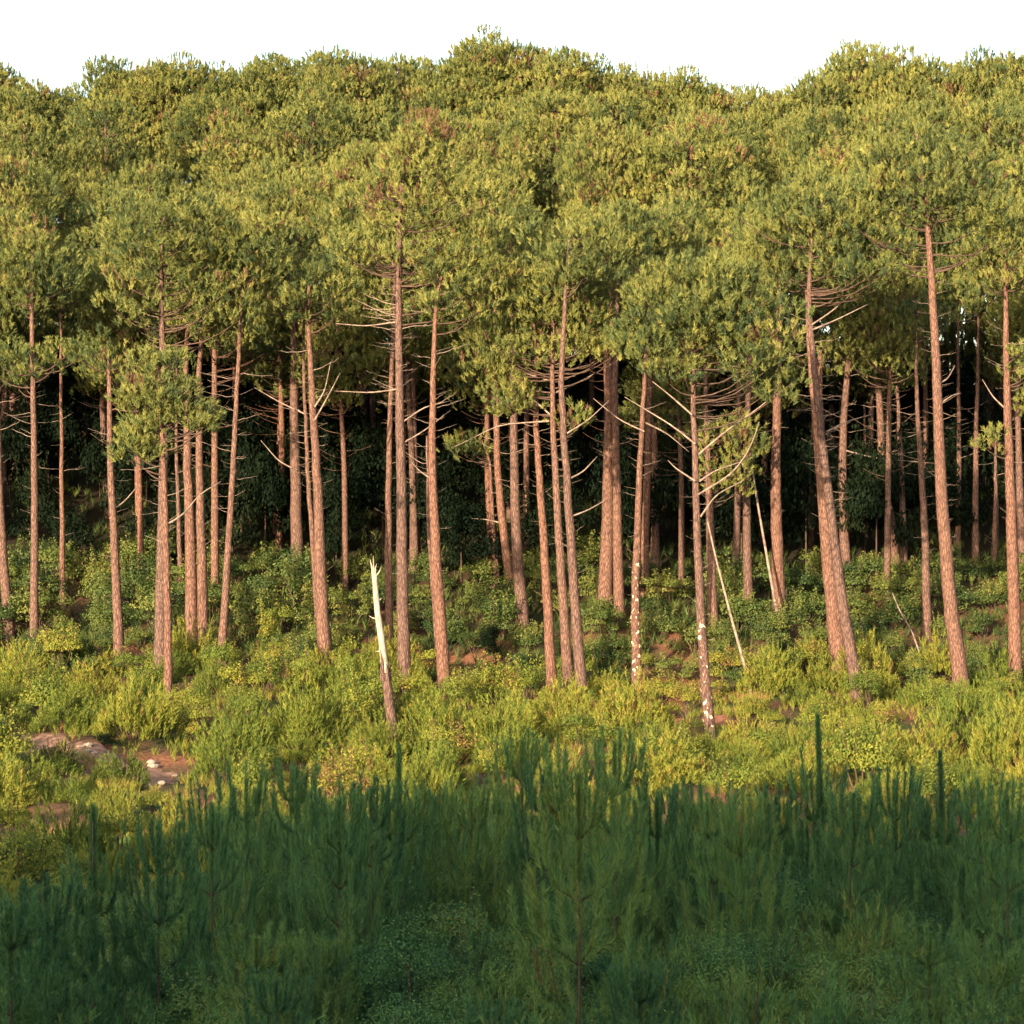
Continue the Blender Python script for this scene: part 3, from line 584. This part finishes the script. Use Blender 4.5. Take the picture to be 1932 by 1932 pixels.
def young(seed, h=3.4, tiers=4, full=1.):
    """young pine: leader and whorls of upright candle-like brush shoots"""
    r_ = np.random.default_rng(seed); limbs = []; Pb, Ab, Lb = [], [], []
    limbs.append(tube(spline([(0, 0, -.2), (r_.normal(0, .04), 0, h * .5), (0, 0, h - .1)], 8), np.linspace(.032, .010, 8), 5))
    for q in range(3): Pb.append((0, 0, h - 1.0)); Ab.append((0, 0, 1)); Lb.append(1.05)
    Pb.append((0, 0, h - 1.5)); Ab.append((0, 0, 1)); Lb.append(.7)
    for t in range(tiers):
        z = h * (.22 + .60 * t / max(1, tiers - 1)); nbr = r_.integers(5, 8); a0 = r_.uniform(0, 6.28)
        for k in range(nbr):
            a = a0 + k * 6.28 / nbr + r_.normal(0, .15); l = (h - z) * .42 * r_.uniform(.7, 1.1) + .15
            dx = np.array([math.cos(a), math.sin(a), 0])
            tip = dx * l + [0, 0, z + l * .75]; mid = dx * l * .65 + [0, 0, z + l * .28]
            limbs.append(tube([(0, 0, z), mid, tip], [.010, .007, .004], 3, False))
            Pb.append(tip); Ab.append((dx[0] * .18, dx[1] * .18, 1)); Lb.append(r_.uniform(.35, .7))
            Pb.append(mid); Ab.append(tuple((tip - mid))); Lb.append(np.linalg.norm(tip - mid))
            Pb.append(dx * .1 + [0, 0, z + .05]); Ab.append(tuple(mid - np.array([0, 0, z]))); Lb.append(np.linalg.norm(mid - np.array([0, 0, z])))
            for q in range(2):
                aa = a + r_.choice([-1, 1]) * r_.uniform(.3, .9); m2 = mid + np.array([math.cos(aa), math.sin(aa), .6]) * r_.uniform(.15, .4)
                Pb.append(m2); Ab.append((math.cos(aa) * .3, math.sin(aa) * .3, 1)); Lb.append(r_.uniform(.25, .5))
    Pb, Ab, Lb = np.array(Pb, float), np.array(Ab, float), np.array(Lb)
    rep = np.maximum(1, (Lb / .30).round().astype(int)); Lb2 = np.repeat(Lb, rep)
    Pb2, Ab2 = np.repeat(Pb, rep, 0), np.repeat(norm(Ab), rep, 0)
    parts = [blades(Pb2, Ab2, int(100 * full), .13, .012, .95, Lb2, np.clip(.42 + r_.normal(0, .12, len(Pb2)), 0, .88), r=r_)]
    return parts, limbs

LEAFY, HEATH, YOUNG, BROOM, DARKB, GORSE, THICK, SPIRE = [], [], [], [], [], [], [], []
for k in range(3): shrub_obj('young_pine', *spire(1040 + k), M_YOUNG, SPIRE, True)
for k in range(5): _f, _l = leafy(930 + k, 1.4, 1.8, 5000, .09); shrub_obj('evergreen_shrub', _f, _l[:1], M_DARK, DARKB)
for k in range(7): shrub_obj('leafy_bush', *leafy(900 + k, r_.uniform(1.1, 1.5), r_.uniform(1.3, 1.9)), M_LEAF, LEAFY)
for k in range(7): shrub_obj('heath_shrub', *heath(950 + k, .95, r_.uniform(1.0, 1.4), nsh=240, nb=17, L=.115, w=.024, shoot=.22), M_HEATH, HEATH)
for k in range(4): shrub_obj('gorse_bush', *leafy(960 + k, 1.0, 1.25, 3000, .07), M_HEATH, GORSE)
for k in range(6): shrub_obj('young_pine', *young(980 + k, r_.uniform(3.0, 3.6), 4 + k % 2), M_YOUNG, YOUNG, True)
for k in range(5): shrub_obj('broom_bush', *heath(1000 + k, 1.0, r_.uniform(1.2, 1.5), nsh=420, nb=24, w=.012, L=.12, upr=.9, shoot=.30, t0=.45), M_BROOM, BROOM)
for k in range(4): _f, _l = leafy(1020 + k, 1.1, 1.5, 11000, .034); shrub_obj('thicket_bush', _f, _l[:2], M_BROOM, THICK)

def put(pool, x, y, s, label, cat, group, sz=None, sink=.05):
    p = pool[r_.integers(len(pool))]
    if p[2]: o = dup(p[0], True)
    else: o = p[0]; p[2] = True
    o.location = (x, y, gz(x, y) - sink); o.rotation_euler = (0, 0, r_.uniform(0, 6.28)); o.scale = (s, s, sz or s)
    tag(o, label, cat, group); return o
ZONES = [(-200, 340, 'left of the close trunk cluster'), (340, 660, 'left of the snapped white trunk'), (660, 900, 'round the snapped white trunk'),
         (900, 1180, 'by the close central pair'), (1180, 1500, 'by the white scarred pines'), (1500, 2200, 'below the right hand pines')]
def zone(u):
    for a, b, t in ZONES:
        if a <= u < b: return t
    return ZONES[-1][2]
def zoned(o_kind, desc, cat, pool, x, y, s, sz=None):
    u = x / (KU * y) + 966; zt = zone(u)
    put(pool, x, y, s, f'{desc} {zt}', cat, f'{o_kind} {zt}', sz)
def scatter(D0, D1, n, margin=2.5):
    out = []; tries = 0; d = math.sqrt((D1 - D0) * (.2 * (D0 + D1) + 2 * margin) / n) * .78
    while len(out) < n and tries < n * 60:
        tries += 1; y = r_.uniform(D0, D1); W = .2 * y + margin
        if r_.random() > W / (.2 * D1 + margin): continue
        x = r_.uniform(-W, W)
        if any((x - a) ** 2 + (y - b) ** 2 < d * d for a, b in out): continue
        out.append((x, y))
    return out
def on_path(x, y, top=0.):
    z = gz(x, y); u, v = uv_of(x, y, z)
    if not (-10 < u < 365): return False
    v0, v1 = path_band(min(max(u, 5), 350))
    v_t = uv_of(x, y, z + top)[1]
    return v > v0 + 2 and v_t < v1 - 6
# dark leafy undergrowth climbing the slope under the pines
for x, y in scatter(99, 114.5, 190):
    if in_clear(x, y): continue
    s = r_.uniform(.65, 1.2) * (1. if y > 106 else .72)
    zoned('leafy bushes', 'leafy bush under the pines', 'bush', LEAFY, x, y, s, s * r_.uniform(.7, 1.15))
for x, y in scatter(113, 156, 245, 5):
    s = r_.uniform(1.0, 1.7); u = x / (KU * y) + 966; tall = r_.uniform(1.2, 2.4)
    if u > 1480 and y > 134: tall *= .48
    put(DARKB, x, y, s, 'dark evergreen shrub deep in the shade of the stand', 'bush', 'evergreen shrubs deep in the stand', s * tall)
# sunlit belt in front of the trees
SPOTS = scatter(57.5, 103, 290, 2.) + [(a, b) for a, b in scatter(47, 58, 80, 1.) if a / (KU * b) + 966 < 345 + (b - 50) * 4]
for x, y in SPOTS:
    s = r_.uniform(.6, 1.35) * (1 if y > 70 else .85)
    if on_path(x, y, s * .6) or in_clear(x, y): continue
    if r_.random() < (.2 if y < 85 else .5): zoned('gorse bushes', 'rounded gorse bush in the sunlit belt', 'bush', GORSE, x, y, s, s * r_.uniform(.7, 1.3)); continue
    zoned('heath shrubs', 'yellow green heath shrub in the sunlit belt', 'shrub', HEATH, x, y, s, s * r_.uniform(.7, 1.35))
# shaded foreground
FG = [(755, 1400, 52), (175, 1512, 46), (1545, 1342, 54), (1772, 1412, 53), (1092, 1418, 44), (1345, 1470, 50), (640, 1470, 47), (1690, 1440, 55), (985, 1400, 56), (1160, 1410, 50), (465, 1440, 54), (560, 1450, 56), (400, 1480, 50),
      (1240, 1470, 52), (1465, 1470, 54), (890, 1470, 52), (820, 1480, 55), (1850, 1470, 52), (1610, 1500, 50), (1900, 1500, 48), (300, 1560, 46), (90, 1640, 44), (20, 1680, 42), (700, 1490, 50), (1400, 1490, 47), (1290, 1480, 55), (1030, 1440, 54)]
NAMES = {755: 'young pine with a dark spire standing before the foot of the snapped white trunk', 175: 'young pine with a thick dark spire against the bright slope below the sandy path',
         1545: 'young pine with the tallest dark spire in the right half of the foreground', 1772: 'young pine spire next right of a lower one under the tall right hand pine', 1092: 'broad young pine with spreading visible limbs in the centre foreground'}

FG = [(u, v + (0 if u in NAMES and u != 1092 else 12), D - 9) for u, v, D in FG]
for (u, v, D) in FG:
    x, y, z = px(u, v, D); h = z - gz(x, y)
    lab = NAMES.get(u)
    if lab: put(YOUNG if u == 1092 else SPIRE, x, y, .9, lab, 'young pine', 'young pines in the shaded foreground', h / 3.35)
    else: zoned('edge young pines', 'young pine spire at the edge of the shade', 'young pine', YOUNG, x, y, .72, h / 3.35)
for x, y in scatter(31, 58, 95, 1.):
    if x / (KU * y) + 966 < 350 and y > 46: continue
    if any(abs(x - px(u, v, D)[0]) < .7 and abs(y - D) < 1 for u, v, D in FG): continue
    vt = 1590 + r_.uniform(-60, 170) + (60 - y) * 8 + (150 if x / (KU * y) + 966 < 330 else 0)
    h = max(1.2, (966 - vt) * KU * y - gz(x, y)); h = min(h, 3.2)
    s = h / 3.3
    zoned('shaded young pines', 'shaded young pine in the thicket', 'young pine', YOUNG, x, y, max(s, .65), s)
for x, y in scatter(28, 57, 225, 1.):
    if x / (KU * y) + 966 < 345 and y > 47.5: continue
    s = r_.uniform(.8, 1.25)
    if r_.random() < .3: zoned('thicket bushes', 'small leaved bush in shade', 'bush', THICK, x, y, s, s * r_.uniform(.8, 1.2)); continue
    zoned('broom bushes', 'soft broom bush in shade', 'bush', BROOM, x, y, s, s * r_.uniform(.7, 1.15))
for u, v, k, t in ((930, 1232, .55, 1.5), (1472, 1262, .6, 1.3), (690, 1318, .35, 1.6), (935, 1372, .4, 1.), (200, 1395, .4, .6)):
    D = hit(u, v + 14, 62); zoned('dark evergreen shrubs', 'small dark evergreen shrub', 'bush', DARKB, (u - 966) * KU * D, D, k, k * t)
# uncountable low growth: one object each
def carpet(name, label, cat, D0, D1, n, hgt, w, M, t0, seed, keep=None):
    r2 = np.random.default_rng(seed); y = r2.uniform(D0, D1, n); x = r2.uniform(-1, 1, n) * (.2 * y + 2)
    if keep is not None: k = keep(x, y); x, y = x[k], y[k]
    P = np.stack([x, y, ground(x, y) - .03], 1); A = np.tile([0, 0, 1.], (len(P), 1)) + r2.normal(0, .2, (len(P), 3))
    V, F, T = blades(P, A, 12, hgt * r2.uniform(.6, 1.3, len(P)), w, .45, hgt * .4, np.clip(t0 + r2.normal(0, .18, len(P)) + .1 * np.sin(x * .7) * np.sin(y * .5), 0, .95), r=r2)
    tag(obj(name, mesh_np(name, V, F, M, T)), label, cat, kind='stuff')
def offp(x, y):
    return np.array([not on_path(a, b, .25) for a, b in zip(x, y)])
def bare(x, y): return (np.sin(x * .55 + 1.3) * np.sin(y * .6) + .5 * np.sin(x * 1.7 + y) < .55)
carpet('grass', 'low yellow green grass and heather between the sunlit shrubs', 'grass', 48, 104, 14000, .34, .020, M_HEATH, .55, 1, lambda x, y: (offp(x, y) | (np.sin(x * 3.1) * np.sin(y * 1.3) > .35)) & bare(x, y))
carpet('ferns', 'low green ferns and seedlings on the forest floor', 'ground cover', 102, 150, 11000, .45, .035, M_LEAF, .5, 2, bare)
carpet('undergrowth', 'dense low green growth in the shaded foreground', 'ground cover', 24, 62, 14000, .36, .016, M_BROOM, .45, 3)
# stones on the path
for k in range(14):
    u = r_.uniform(150, 330); v0, v1 = path_band(u); v = r_.uniform(v0 + 4, v1); D = hit(u, v, 55); x = (u - 966) * KU * D
    d = norm(np.random.default_rng(k).normal(size=(60, 3)))
    import bmesh
    bm = bmesh.new(); bmesh.ops.create_icosphere(bm, subdivisions=2, radius=1)
    q = np.random.default_rng(k)
    for vtx in bm.verts: vtx.co *= 1 + .18 * math.sin(vtx.co.x * 4 + k) * math.cos(vtx.co.y * 3 + k) + q.normal(0, .04)
    me = bpy.data.meshes.new('stone'); bm.to_mesh(me); bm.free(); me.materials.append(M_STONE)
    s = r_.uniform(.05, .11); o = obj('stone', me); o.scale = (s * 1.5, s, s * .7); o.location = (x, D, gz(x, D) + .06 + s * .3)
    tag(o, 'pale stone lying on the sandy path', 'stone', 'stones on the sandy path')
